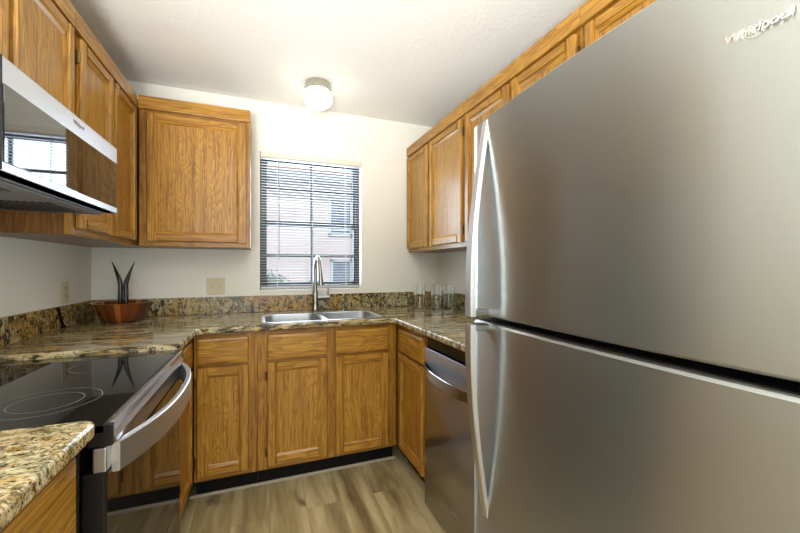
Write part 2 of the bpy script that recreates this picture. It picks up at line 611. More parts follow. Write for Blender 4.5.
# unseen rear window, added behind the camera to bring in fill light
rw = MB()
for a0, a1, b0, b1 in ((0.15, 0.21, 0.5, 2.2), (1.89, 1.95, 0.5, 2.2), (0.21, 1.89, 0.5, 0.56), (0.21, 1.89, 2.14, 2.2), (1.02, 1.08, 0.56, 2.14)):
    rw.box(a0, a1, REAR - 0.09, REAR - 0.03, b0, b1)
structure(rw.build('rear_fill_window', M['window_black'], bevel=0.002))

# shoe molding along the toe kick
structure(MB().box(0.62, 1.800, -0.551, -0.537, 0.0, 0.016, 0, 0.004).build('trim_2', M['mold']))


# ------------------------------------------------------------------ outside: neighbouring building
structure(MB().box(-8, 14, 0.16, 16, -0.12, -0.02).build('ground', M['soil']))
NB = 5.0
nb = thing('neighbor_building', 'pale pink stucco building with clay tile eave seen through the window blind', 'building', (0, NB, -0.02))
MB().box(-5, 10, 0.0, 4.0, 0, 3.20).build('wall_body', M['stucco'], nb)
rb = MB()
n = 150
rows = [(-0.45, 3.20), (-0.45, 3.26), (4.5, 5.1)]
ring = []
for (yy, zz) in ((-0.45, 3.24), (2.2, 4.25)):
    ring.append([(-5.4 + 15.8 * i / n, yy, zz + 0.035 * abs(sin(i * pi / 2))) for i in range(n + 1)])
for i in range(n):
    rb.poly([ring[0][i], ring[0][i + 1], ring[1][i + 1], ring[1][i]])
rb.box(-5.4, 10.4, -0.45, 2.2, 3.19, 3.235)
rb.build('roof', M['tile'], nb)
MB().box(-5.4, 10.4, -0.44, -0.0, 3.02, 3.185).build('eave', M['eave'], nb)  # strip drawn as the shadow band below the tiles
for (x0, x1, z0, z1) in ((2.32, 3.30, 1.95, 2.78), (2.36, 3.25, 0.80, 1.46), (-1.6, -0.6, 1.95, 2.78)):
    f = MB()
    f.box(x0, x1, -0.06, 0.0, z1 - 0.06, z1).box(x0, x1, -0.06, 0.0, z0, z0 + 0.06)
    f.box(x0, x0 + 0.05, -0.06, 0, z0, z1).box(x1 - 0.05, x1, -0.06, 0, z0, z1)
    f.box((x0 + x1) / 2 - 0.025, (x0 + x1) / 2 + 0.025, -0.06, 0, z0, z1)
    f = f.build('window', M['far_frame'], nb)
    MB().box(x0 + 0.05, x1 - 0.05, -0.03, -0.002, z0 + 0.06, z1 - 0.06).build('pane', M['far_glass'], f)


def shrub(x, y, r, h, label):
    o = thing('shrub', label, 'shrub', (x, y, -0.02), 0, 'shrubs by the neighboring wall')
    st = MB()
    for k in range(5):
        a = k * 1.3
        st.tube([(0.02 * cos(a), 0.02 * sin(a), 0), (r * 0.3 * cos(a), r * 0.3 * sin(a), h * 0.4), (r * 0.5 * cos(a), r * 0.5 * sin(a), h * 0.75)], 0.012, 6)
    st.build('stem', M['bark'], o)
    lf = MB()
    for k in range(2200):
        u, v_, w_ = random.gauss(0, 1), random.gauss(0, 1), random.gauss(0, 1)
        l = math.sqrt(u * u + v_ * v_ + w_ * w_)
        q = random.uniform(0.55, 1.0)
        p = Vector((u / l * r * q, v_ / l * r * q, h * 0.56 + w_ / l * h * 0.44 * q))
        R = Matrix.Rotation(random.uniform(0, 6.3), 3, 'Z') @ Matrix.Rotation(random.uniform(-1, 1), 3, 'X')
        s = random.uniform(0.03, 0.055)
        lf.poly([p + R @ Vector(c) for c in ((-s, 0, 0), (0, -s * 0.5, 0.004), (s, 0, 0), (0, s * 0.5, 0.004))])
    lf.build('foliage', M['leaf'], o)
    return o


shrub(1.12, 4.3, 0.46, 1.25, 'green shrub at the lower left of the view through the window')
shrub(1.98, 4.40, 0.36, 1.05, 'second green shrub outside, nearer the middle of the window')


# ------------------------------------------------------------------ oak cabinets
FT = 0.021        # door thickness


def door(parent, x0, x1, z0, z1, y, hinge, sw=0.056, extra=0.0):
    """framed oak door with a flat recessed panel; y is the plane it is hung on, the front looks to -y"""
    b = MB()
    pr = [(0, 0), (0, -0.013), (0.005, -FT), (sw - 0.019, -FT), (sw - 0.0175, -0.0140), (sw - 0.012, -0.0140), (sw, -0.0065), (sw, 0)]
    b.prism([(x0 + p, y + q) for p, q in pr], 'z', z0, z1, 0)
    b.prism([(x1 - p, y + q) for p, q in pr], 'z', z0, z1, 0)
    b.prism([(y + q, z0 + p) for p, q in pr], 'x', x0 + sw - 0.004, x1 - sw + 0.004, 1)
    b.prism([(y + q, z1 - p) for p, q in pr], 'x', x0 + sw - 0.004, x1 - sw + 0.004, 1)
    d = b.build('door', [M['oak_v'], M['oak_h']], parent)
    MB().box(x0 + sw - 0.006, x1 - sw + 0.006, y - 0.0060, y - 0.001, z0 + sw - 0.006, z1 - sw + 0.006).build('panel', M['oak_panel'], d)
    if hinge:
        hx = x0 - 0.0055 if hinge == 'l' else x1 + 0.0055
        for zz in (z0 + 0.075, z1 - 0.075):
            h = MB()
            h.box(hx - 0.005, hx + 0.005, y - 0.012, y + 0.0005, zz - 0.026, zz + 0.026, 0, 0.0015)
            h.tube([(hx, y - 0.012, zz - 0.022), (hx, y - 0.012, zz + 0.022)], 0.0042, 8)
            h.build('hinge', M['hinge'], d)
    return d


def drawer(parent, x0, x1, z0, z1, y):
    b = MB()
    e = 0.012
    o_ = [(x0, z0), (x1, z0), (x1, z1), (x0, z1)]
    i_ = [(x0 + e, z0 + e), (x1 - e, z0 + e), (x1 - e, z1 - e), (x0 + e, z1 - e)]
    b.sections([[(x, y, z) for x, z in o_], [(x, y - 0.008, z) for x, z in o_],
                [(x, y - FT + 0.004, z) for x, z in [(x0 + 0.002, z0 + 0.002), (x1 - 0.002, z0 + 0.002), (x1 - 0.002, z1 - 0.002), (x0 + 0.002, z1 - 0.002)]],
                [(x, y - FT, z) for x, z in i_]])
    return b.build('drawer', M['oak_h'], parent)


def cabinet(name, label, loc, rot, w, d, h, doors, drawers=(), stiles=(), fascia=None, base=True, rails=(), group=None, toe_to=None, frame_from=0.0):
    """d: depth to the face of the frame. doors: (x0,x1,z0,z1,hinge). z values are heights above the floor."""
    root = thing(name, label, 'cabinet', loc, rot, group)
    zf = loc[2]
    Z = lambda z: z - zf
    z0 = Z(0.118) if base else 0.0
    z1 = h
    fr = 0.019
    t = 0.016
    b = MB()
    b.box(0, t, -d + fr, 0, z0, z1).box(w - t, w, -d + fr, 0, z0, z1).box(t, w - t, -d + fr, 0, z0, z0 + t).box(t, w - t, -0.008, 0, z0 + t, z1)
    if not base:
        b.box(t, w - t, -d + fr, -0.008, z1 - t, z1)
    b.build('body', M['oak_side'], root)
    f = MB()
    yf, yb = -d, -d + fr
    ff = frame_from
    xl = max(ff + 0.038, min(q[0] for q in doors) + 0.012)
    xr = min(w - 0.038, max(q[1] for q in doors) - 0.012)
    stiles = [q for q in stiles if q[1] < xr]
    xs = sorted([(ff, xl), (xr, w)] + list(stiles))
    for a, c in xs:
        f.box(a, c, yf, yb, z0, z1, 0, 0.001, 1)
    rl = [(z0, z0 + 0.034), (z1 - (0.034 if base else 0.100), z1)] + [(Z(a), Z(c)) for a, c in rails]
    for (a, c), (a2, c2) in zip(xs, xs[1:]):
        for (r0, r1) in rl:
            if a2 - c > 0.001:
                f.box(c, a2, yf + 0.0006, yb, r0, r1, 1)
    f.build('face_frame', [M['oak_frame_shade_v'], M['oak_frame_shade_h']], root)
    if base:
        MB().box(ff if not toe_to else toe_to[0], w if not toe_to else toe_to[1], -d + 0.072, -d + 0.090, 0.001 - zf, z0 - 0.001).build('toe_kick', M['toe'], root)
    for dd in doors:
        x0, x1, a, c, hg = dd[:5]
        door(root, x0, x1, Z(a), Z(c), yf - 0.0015, hg)
    for (x0, x1, a, c) in drawers:
        drawer(root, x0, x1, Z(a), Z(c), yf - 0.0015)
    if fascia:
        MB().box(fascia[0], fascia[1], yf - 0.017, yf - 0.0005, Z(2.166), Z(2.239), 0, 0.002).build('fascia', M['oak_h'], root)
    return root


GW, GB = 'oak wall cabinets', 'oak base cabinets'
ZB, ZT = 1.380, 2.237
# --- window wall
cabinet('base_cabinet', 'oak base cabinet with one narrow door and drawer, between corner and sink cabinet', (0.652, -0.002, 0), 0, 0.312, 0.608, 0.902,
        [(0.014, 0.268, 0.148, 0.722, 'l')], [(0.014, 0.268, 0.737, 0.876)], rails=[(0.715, 0.742)], group=GB)
cabinet('sink_cabinet', 'wide oak sink cabinet under the window with two doors and two drawer fronts', (0.965, -0.002, 0), 0, 0.822, 0.608, 0.902,
        [(0.049, 0.384, 0.146, 0.722, 'l'), (0.432, 0.768, 0.140, 0.722, 'r')],
        [(0.049, 0.384, 0.737, 0.878), (0.432, 0.768, 0.737, 0.878)], stiles=[(0.376, 0.440)], rails=[(0.715, 0.742)], group=GB, )
cabinet('wall_cabinet', 'single-door oak wall cabinet hanging left of the window', (0.3295, -0.002, ZB), 0, 0.5885, 0.306, ZT - ZB,
        [(0.0385, 0.5655, 1.408, 2.148, 'l')], fascia=(0.000, 0.5875), base=False, group=GW)
# --- left wall
cabinet('base_cabinet', 'oak corner base cabinet between the range and the window wall, seen edge on', (0.002, -1.060, 0), pi / 2, 1.056, 0.630, 0.902,
        [(0.020, 0.405, 0.148, 0.722, None)], [(0.020, 0.405, 0.737, 0.876)], stiles=[(0.40, 0.446)], rails=[(0.715, 0.742)], group=GB, toe_to=(0.0, 0.50))
cabinet('base_cabinet', 'oak base cabinet with drawer below the near granite counter, beside the range', (0.002, -2.434, 0), pi / 2, 0.595, 0.614, 0.902,
        [(0.020, 0.575, 0.148, 0.685, 'l')], [(0.020, 0.575, 0.702, 0.872)], rails=[(0.68, 0.708)], group=GB)
cabinet('wall_cabinet', 'two-door oak wall cabinet on the left wall between microwave and corner', (0.002, -1.050, ZB), pi / 2, 1.046, 0.306, ZT - ZB,
        [(0.038, 0.362, 1.408, 2.148, 'l'), (0.396, 0.702, 1.408, 2.148, 'r')], stiles=[(0.354, 0.404), (0.694, 0.760)], fascia=(0.0, 0.718), base=False, group=GW)
cabinet('wall_cabinet', 'short oak wall cabinet directly above the microwave', (0.002, -1.822, 1.728), pi / 2, 0.770, 0.306, ZT - 1.728,
        [(0.022, 0.372, 1.752, 2.148, 'l'), (0.402, 0.750, 1.752, 2.148, 'r')], stiles=[(0.362, 0.412)], fascia=(0.0, 0.770), base=False, group=GW)
# --- right wall
cabinet('base_cabinet', 'oak corner base cabinet between the dishwasher and the window wall', (W - 0.002, -0.004, 0), -pi / 2, 1.036, 0.628, 0.902,
        [(0.672, 1.022, 0.142, 0.722, 'l')], [(0.672, 1.022, 0.737, 0.876)], rails=[(0.715, 0.742)], group=GB, toe_to=(0.535, 1.036))
cabinet('wall_cabinet', 'two-door oak wall cabinet in the right corner above the glasses', (W - 0.002, -0.003, ZB), -pi / 2, 0.899, 0.306, ZT - ZB,
        [(0.012, 0.400, 1.408, 2.148, 'l'), (0.440, 0.880, 1.408, 2.148, 'r')], stiles=[(0.392, 0.448)], fascia=(0.0, 0.899), base=False, group=GW)
cabinet('wall_cabinet', 'oak wall cabinet on the right wall partly hidden behind the refrigerator top', (W - 0.002, -0.904, ZB), -pi / 2, 0.842, 0.306, ZT - ZB,
        [(0.022, 0.416, 1.408, 2.148, 'l'), (0.446, 0.822, 1.408, 2.148, 'r')], stiles=[(0.408, 0.454)], fascia=(0.0, 0.842), base=False, group=GW)
cabinet('wall_cabinet', 'short oak wall cabinet above the refrigerator at the top of the photo', (W - 0.002, -1.748, 1.80), -pi / 2, 0.90, 0.306, ZT - 1.80,
        [(0.022, 0.436, 1.83, 2.148, 'l'), (0.466, 0.880, 1.83, 2.148, 'r')], stiles=[(0.428, 0.474)], fascia=(0.0, 0.90), base=False, group=GW)


# ------------------------------------------------------------------ granite
CT, CB_ = 0.938, 0.904


def rounded(pts, rad):
    """polygon with rounded corners; rad: radius per corner"""
    out = []
    n = len(pts)
    for i in range(n):
        p, a, c = Vector(pts[i]), Vector(pts[i - 1]), Vector(pts[(i + 1) % n])
        r = rad[i]
        if r <= 0:
            out.append(tuple(p))
            continue
        u, v_ = (a - p).normalized(), (c - p).normalized()
        s, e = p + u * r, p + v_ * r
        for k in range(9):
            t = k / 8
            out.append(tuple(s * (1 - t) ** 2 + p * 2 * t * (1 - t) + e * t * t))
    return out


def slab(name, loops, z0, z1, mat, bev=0.010):
    cu = bpy.data.curves.new(name, 'CURVE')
    cu.dimensions = '2D'
    cu.fill_mode = 'BOTH'
    cu.extrude = (z1 - z0) / 2 - bev
    cu.bevel_depth = bev
    cu.bevel_resolution = 3
    cu.offset = -bev
    for lp in loops:
        s = cu.splines.new('POLY')
        s.points.add(len(lp) - 1)
        for p, q in zip(s.points, lp):
            p.co = (q[0], q[1], 0, 1)
        s.use_cyclic_u = True
    tmp = bpy.data.objects.new('tmp', cu)
    COL.objects.link(tmp)
    dg = bpy.context.evaluated_depsgraph_get()
    me = bpy.data.meshes.new_from_object(tmp.evaluated_get(dg))
    bpy.data.objects.remove(tmp)
    me.name = name
    me.transform(Matrix.Translation((0, 0, (z0 + z1) / 2)))
    me.materials.clear()
    me.materials.append(mat)
    for p in me.polygons:
        p.use_smooth = False
    o = bpy.data.objects.new(name, me)
    COL.objects.link(o)
    return o


outline = rounded([(0.003, -0.003), (0.003, -1.060), (0.672, -1.060), (0.672, -0.648), (1.762, -0.648), (1.762, -1.700), (W - 0.003, -1.700), (W - 0.003, -0.003)],
                  [0, 0, 0.03, 0.055, 0.02, 0, 0, 0])
SX0, SX1, SY0, SY1 = 1.000, 1.700, -0.588, -0.225
hole = rounded([(SX0, SY0), (SX1, SY0), (SX1, SY1), (SX0, SY1)], [0.06] * 4)
tag(slab('countertop', [outline, hole], CT - 0.034, CT, M['granite']),
    'polished gold and black granite countertop wrapping three walls around the sink', 'countertop')
near = rounded([(0.003, -1.842), (0.003, -2.46), (0.668, -2.46), (0.668, -1.842)], [0, 0, 0.0, 0.035])
tag(slab('countertop', [near], CT - 0.034, CT, M['granite_near']),
    'short granite countertop on the near side of the range', 'countertop')

ZS = 1.054
tag(MB().box(0.003, 0.021, -1.058, -0.003, CT + 0.001, ZS).build('backsplash', M['granite_splash'], bevel=0.002),
    'granite backsplash strip along the left wall behind the bowl', 'backsplash', 'granite backsplash strips')
left_splash = bpy.data.objects['backsplash']
v_ = MB()
v_.sections([[(x, -0.462, ZS - 0.001), (x, -0.435, ZS - 0.001), (x, -0.385, CT + 0.02), (x, -0.350, CT + 0.002), (x, -0.412, CT + 0.002), (x, -0.425, CT + 0.03)] for x in (0.0212, 0.0222)])
tag(v_.build('dark_vein', M['stone_vein'], left_splash), 'black slanting vein in the stone')
tag(MB().box(0.022, W - 0.022, -0.021, -0.003, CT + 0.001, ZS).build('backsplash', M['granite_splash'], bevel=0.002),
    'granite backsplash strip along the wall below the window', 'backsplash', 'granite backsplash strips')
tag(MB().box(W - 0.021, W - 0.003, -1.69, -0.003, CT + 0.001, ZS).build('backsplash', M['granite_green'], bevel=0.002),
    'greenish granite backsplash strip on the right wall behind the glasses', 'backsplash', 'granite backsplash strips')
tag(MB().box(0.003, 0.021, -2.45, -1.844, CT + 0.001, ZS).build('backsplash', M['granite_splash'], bevel=0.002),
    'granite backsplash strip at the back of the near counter', 'backsplash', 'granite backsplash strips')

# ------------------------------------------------------------------ sink, faucet, soap dispenser
sk = thing('kitchen_sink', 'double-bowl stainless sink set under the granite below the window', 'sink', ((SX0 + SX1) / 2, (SY0 + SY1) / 2, CB_ - 0.20))
sx, sy = (SX0 + SX1) / 2, (SY0 + SY1) / 2
zr = CT + 0.0015 - (CB_ - 0.20)


def rr(x0, x1, y0, y1, r, n=5):
    pts = []
    for cx_, cy_, a0 in ((x1 - r, y1 - r, 0), (x0 + r, y1 - r, 90), (x0 + r, y0 + r, 180), (x1 - r, y0 + r, 270)):
        for k in range(n):
            a = radians(a0 + 90 * k / (n - 1))
            pts.append((cx_ + r * cos(a), cy_ + r * sin(a)))
    return pts


rim = MB()
rim._hull([[(x, y, z) for x, y in rr(-0.362 + i, 0.362 - i, -0.190 + i, 0.190 - i, 0.065)] for i, z in ((-0.004, zr - 0.0005), (-0.004, zr + 0.001), (0.001, zr + 0.0018), (0.010, zr + 0.0012), (0.018, zr - 0.002))], 0, cap=False, smooth=True)
rim.build('rim', M['sink_steel'], sk)
for bx0, bx1 in ((-0.346, -0.018), (0.018, 0.346)):
    q = MB()
    y0, y1 = -0.174, 0.174
    rings = []
    for ins, z, rad in ((0.0, zr - 0.001, 0.058), (0.006, 0.02, 0.055), (0.03, 0.004, 0.05)):
        rings.append([(x, y, z) for x, y in rr(bx0 + ins, bx1 - ins, y0 + ins, y1 - ins, rad)])
    q._hull(rings, 0, cap=False, smooth=True)
    q.bm.faces.new([q.bm.verts[i] for i in range(0)]) if False else None
    q.bm.verts.ensure_lookup_table()
    q.bm.faces.new(q.bm.verts[-len(rings[0]):])
    bas = q.build('basin', M['sink_steel'], sk)
    MB().lathe([(0.0, 0.007), (0.030, 0.007), (0.042, 0.010), (0.045, 0.0055)], ((bx0 + bx1) / 2, 0.03, 0), 24).build('drain', M['chrome'], bas)
MB().box(-0.018, 0.018, -0.172, 0.172, zr - 0.03, zr - 0.004, 0, 0.004).build('divider', M['sink_steel'], sk)

fc = thing('kitchen_faucet', 'tall brushed nickel pull-down faucet behind the sink', 'faucet', (1.352, -0.085, CT + 0.001))
MB().lathe([(0.0, 0.0), (0.029, 0.0), (0.029, 0.006), (0.024, 0.012), (0.021, 0.05), (0.021, 0.135), (0.0185, 0.145), (0.0, 0.146)], n=24).build('base', M['nickel'], fc)
path = [(0, 0, 0.14), (0, 0, 0.30)]
for k in range(1, 11):
    a = pi * k / 10
    path.append((0.012 * k / 10, -0.075 + 0.075 * cos(a), 0.305 + 0.085 * sin(a)))
path.append((0.013, -0.152, 0.29))
MB().tube(path, [0.0150] * 2 + [0.0135] * 11, 16).build('spout', M['nickel'], fc)
MB().tube([(0.013, -0.152, 0.292), (0.0135, -0.153, 0.275), (0.015, -0.156, 0.235), (0.017, -0.160, 0.190)], [0.0145, 0.016, 0.0185, 0.0205], 16).build('spray_head', M['nickel'], fc)
hd = MB().tube([(0.018, 0, 0.098), (0.105, -0.004, 0.098)], [0.0205, 0.0195], 18).build('handle', M['nickel'], fc)
MB().tube([(0.092, -0.004, 0.114), (0.094, -0.004, 0.165)], [0.008, 0.0055], 10).build('lever', M['nickel'], hd)

sd = MB()
sd.lathe([(0.0, 0.0), (0.017, 0.0), (0.017, 0.006), (0.010, 0.012), (0.010, 0.045), (0.013, 0.048), (0.013, 0.058), (0.0, 0.060)], n=18)
sd.tube([(0, 0, 0.053), (0, -0.03, 0.055), (0, -0.055, 0.050)], 0.0055, 8)
sd = sd.build('soap_dispenser', M['nickel'])
sd.location = (1.560, -0.085, CT + 0.001)
tag(sd, 'small nickel soap pump on the granite right of the faucet', 'soap dispenser')


# ------------------------------------------------------------------ window blind
bl = thing('window_blind', 'open white slatted blind hanging in the black-framed window', 'blind', ((WX0 + WX1) / 2, 0.025, WZ0 + 0.006))
bw = (WX1 - WX0) / 2 - 0.004
ht = WZ1 - WZ0 - 0.010
MB().box(-bw, bw, -0.030, 0.016, ht - 0.042, ht, 0, 0.003).build('head_rail', M['slat'], bl)
vl = MB().box(-bw - 0.0, bw + 0.0, -0.036, -0.0305, ht - 0.034, ht + 0.002, 0, 0.002).build('valance', M['headrail'], bl)
ns = 46
z_lo, z_hi = 0.030, ht - 0.062
smb = MB()
prof = [(-0.0100, 0.0), (-0.005, 0.0009), (0.0, 0.0012), (0.005, 0.0009), (0.0100, 0.0)]
tilt = radians(1)
pts = [(y * cos(tilt) - z * sin(tilt), y * sin(tilt) + z * cos(tilt)) for y, z in prof + [(y, z - 0.0005) for y, z in prof[::-1]]]
smb.prism([(y, z) for y, z in pts], 'x', -bw + 0.003, bw - 0.003)
slat0 = smb.build('slat', M['slat'], bl)
for i in range(ns):
    s = slat0 if i == 0 else slat0.copy()
    if i:
        COL.objects.link(s)
        s.parent = bl
    s.location = (0, 0, z_lo + (z_hi - z_lo) * i / (ns - 1))
MB().box(-bw + 0.002, bw - 0.002, -0.012, 0.012, 0.004, 0.020, 0, 0.003).build('bottom_rail', M['slat'], bl)
for xx in (-0.255, 0.0, 0.255):
    lc = MB()
    for yy in (-0.0145, 0.0145):
        lc.box(xx - 0.0008, xx + 0.0008, yy - 0.0006, yy + 0.0006, 0.015, ht - 0.03)
    lc.build('ladder_cord', M['slat'], bl)
MB().tube([(-0.245, -0.040, ht - 0.050), (-0.244, -0.042, ht - 0.20), (-0.243, -0.041, 0.215)], 0.0032, 8).build('tilt_wand', M['cord'], bl)
pc = MB().tube([(0.235, -0.040, ht - 0.045), (0.236, -0.041, 0.42)], 0.0013, 6)
pc.lathe([(0.0, 0.02), (0.004, 0.018), (0.006, 0.0), (0.0, 0.0)], (0.236, -0.041, 0.40), 10)
pc.build('pull_cord', M['slat'], bl)

# ------------------------------------------------------------------ ceiling lamp
lm = thing('ceiling_lamp', 'small round flush ceiling lamp with white glass dome', 'lamp', (1.326, -0.40, HC))
MB().lathe([(0.0, -0.001), (0.074, -0.001), (0.078, -0.012), (0.084, -0.034), (0.086, -0.056), (0.082, -0.060), (0.0, -0.060)], n=40).build('canopy', M['lamp_metal'], lm)
MB().lathe([(0.081, -0.058), (0.090, -0.070), (0.094, -0.088), (0.091, -0.112), (0.078, -0.136), (0.054, -0.156), (0.026, -0.167), (0.001, -0.170)], n=40).build('glass_shade', M['lamp_glass'], lm)
light('lamp_bulb', 'POINT', (1.326, -0.40, HC - 0.225), 0.6, (1.0, 0.93, 0.80), shadow_soft_size=0.07)


# ------------------------------------------------------------------ lettering
def word(name, txt, size, mat, parent, loc, rot, extrude=0.0008, shear=0.15, bold=0.012):
    cu = bpy.data.curves.new(name, 'FONT')
    cu.body = txt
    cu.size = size
    cu.extrude = extrude
    cu.shear = shear
    cu.offset = bold * size
    cu.align_x = 'CENTER'
    cu.align_y = 'CENTER'
    tmp = bpy.data.objects.new('tmp', cu)
    COL.objects.link(tmp)
    dg = bpy.context.evaluated_depsgraph_get()
    me = bpy.data.meshes.new_from_object(tmp.evaluated_get(dg))
    bpy.data.objects.remove(tmp)
    me.materials.clear()
    me.materials.append(mat)
    # swoosh ring around the word
    w_ = size * 2.05
    bm = bmesh.new()
    bm.from_mesh(me)
    inner, outer = [], []
    n = 30
    for i in range(n + 1):
        a = radians(200 + 150 * i / n)
        th = 0.035 * size * sin(pi * i / n) + 0.003 * size
        c_, s_ = cos(a) * w_ * 0.36, sin(a) * size * 0.62 + cos(a) * size * 0.06
        outer.append((c_, s_ - th, extrude))
        inner.append((c_, s_ + th, extrude))
    for i in range(n):
        q = [bm.verts.new(p) for p in (outer[i], outer[i + 1], inner[i + 1], inner[i])]
        bm.faces.new(q)
    bm.to_mesh(me)
    bm.free()
    me.name = name
    o = bpy.data.objects.new(name, me)
    COL.objects.link(o)
    o.parent = parent
    o.location = loc
    o.rotation_euler = rot
    return o


ROT_LEFT = (radians(90), 0, radians(90))      # readable on a face looking to +x
ROT_RIGHT = (radians(90), 0, radians(-90))    # readable on a face looking to -x


# ------------------------------------------------------------------ bow handles for range and dishwasher
def bow(y0, y1, x_base, depth, z0, z1, th=0.012, n=28, flat=0.03):
    """flat bar that bows away from the door; depth may be negative (towards -x)"""
    mb = MB()
    s = 1 if depth > 0 else -1
    ym, hw = (y0 + y1) / 2, (y1 - y0) / 2
    rings = []
    for i in range(n + 1):
        t = -1 + 2 * i / n
        y = ym + hw * t
        x = x_base + depth * (1 - abs(t) ** 2.4)
        r = 0.003
        rings.append([(x, y, z0 + r), (x, y, z1 - r), (x + s * r, y, z1), (x + s * (th - r), y, z1), (x + s * th, y, z1 - r),
                      (x + s * th, y, z0 + r), (x + s * (th - r), y, z0), (x + s * r, y, z0)])
    mb.sections(rings, 0, smooth=False)
    return mb


# ------------------------------------------------------------------ range
RY0, RY1 = -1.826, -1.066
rg = thing('range', 'electric range with black glass cooktop and bowed steel oven handle', 'stove', (0.0, (RY0 + RY1) / 2, 0))
hy = (RY1 - RY0) / 2
XD = 0.672
MB().box(0.03, 0.625, -hy + 0.003, hy - 0.003, 0.02, 0.894, 0, 0.002).build('body', M['black'], rg)
ck = MB().box(0.03, 0.672, -hy, hy, 0.896, 0.918, 0, 0.004).build('cooktop', M['cooktop_glass'], rg)
MB().box(0.640, 0.684, -hy, -hy + 0.012, 0.868, 0.917, 0, 0.003).build('cooktop_end_cap', M['black'], rg)
MB().box(0.640, 0.684, hy - 0.012, hy, 0.868, 0.917, 0, 0.003).build('cooktop_end_cap', M['black'], rg)
MB().box(0.6725, 0.683, -hy + 0.0125, hy - 0.0125, 0.894, 0.917, 0, 0.003).build('cooktop_trim', M['steel_trim'], rg)
MB().prism([(0.640, 0.869), (0.686, 0.869), (0.686, 0.879), (0.680, 0.8935), (0.640, 0.8935)], 'y', -hy + 0.0125, hy - 0.0125).build('front_panel', M['steel_trim'], rg)
for (x, y, rads) in ((0.475, 0.185, (0.085,)), (0.485, -0.175, (0.072, 0.108)), (0.20, 0.185, (0.075,)), (0.20, -0.185, (0.092,))):
    for r in rads:
        q = MB()
        nn = 64
        for i in range(nn):
            a0, a1 = 2 * pi * i / nn, 2 * pi * (i + 1) / nn
            q.poly([(x + (r - 0.0012) * cos(a0), y + (r - 0.0012) * sin(a0), 0.9184), (x + r * cos(a0), y + r * sin(a0), 0.9184),
                    (x + r * cos(a1), y + r * sin(a1), 0.9184), (x + (r - 0.0012) * cos(a1), y + (r - 0.0012) * sin(a1), 0.9184)])
        q.build('burner_ring', M['grey_print'], ck)
od = MB()
od.box(0.628, XD - 0.002, -hy + 0.003, hy - 0.003, 0.330, 0.812, 0, 0.003)
od = od.build('oven_door', M['black'], rg)
MB().box(XD - 0.0015, XD + 0.0015, -hy + 0.004, hy - 0.004, 0.331, 0.808).build('door_glass', M['oven_glass'], od)
MB().box(0.648, XD + 0.001, -hy + 0.001, hy - 0.001, 0.8125, 0.866, 0, 0.003).build('door_band', M['steel'], od)
bow(-hy + 0.030, hy - 0.012, XD + 0.001, 0.066, 0.798, 0.866, 0.016).build('handle', M['satin'], od)
MB().box(0.628, XD, -hy + 0.003, hy - 0.003, 0.075, 0.322, 0, 0.003).build('drawer', M['oven_glass'], rg)
MB().box(0.10, 0.60, -hy + 0.02, hy - 0.02, 0.001, 0.019).build('base', M['black'], rg)
bg = MB()
bg.prism([(0.030, 0.919), (0.100, 0.919), (0.075, 1.10), (0.030, 1.10)], 'y', -hy, hy)
bg.build('backguard', M['black'], rg)

# ------------------------------------------------------------------ microwave
MZ0, MZ1, MX = 1.462, 1.721, 0.455
MY0, MY1 = -1.810, -1.052
mw = thing('microwave', 'low stainless microwave with black glass front mounted above the range', 'microwave', (0.003, (MY0 + MY1) / 2, MZ0))
my = (MY1 - MY0) / 2
hh = MZ1 - MZ0
MB().box(0, MX - 0.045, -my, my, 0.0, hh + 0.006, 0, 0.002).build('body', M['fridge_side'], mw)
dr = MB()
dr.box(MX - 0.044, MX - 0.004, -my, my, 0.004, hh, 0, 0.003)
dr = dr.build('door', M['steel'], mw)
MB().box(MX - 0.0042, MX - 0.0008, -my + 0.085, my - 0.008, 0.024, hh - 0.062, 0, 0.001).build('door_glass', M['black_glass'], dr)
MB().box(MX - 0.0048, MX - 0.0015, -my + 0.078, -my + 0.0795, 0.006, hh - 0.002).build('door_seam', M['black'], dr)
un = MB()
un.box(0.03, MX - 0.05, -my + 0.02, my - 0.02, -0.006, -0.0005, 0, 0.002)
un = un.build('bottom_plate', M['fridge_side'], mw)
for yy in (-0.20, 0.20):
    v = MB()
    for k in range(12):
        v.box(0.16 + k * 0.018, 0.168 + k * 0.018, yy - 0.11, yy + 0.11, -0.0085, -0.006)
    v.build('vent_grille', M['black'], un)
word('logo', 'Whirlpool', 0.017, M['grey_print'], dr, (MX - 0.0034, 0.06, hh - 0.024), ROT_LEFT, 0.0004)

# ------------------------------------------------------------------ refrigerator
FX, FY0, FY1 = 1.600, -2.640, -1.800
fz_gap0, fz_gap1, fz_top = 1.094, 1.114, 1.690
fr = thing('refrigerator', 'tall stainless two-door refrigerator with bowed handles beside the dishwasher', 'refrigerator', (2.0, (FY0 + FY1) / 2, 0))
fcx, fcy = 2.0, (FY0 + FY1) / 2
fhw = (FY1 - FY0) / 2
bulge = 0.020


def fx_at(y):
    return FX - fcx - bulge * (1 - (y / fhw) ** 2)


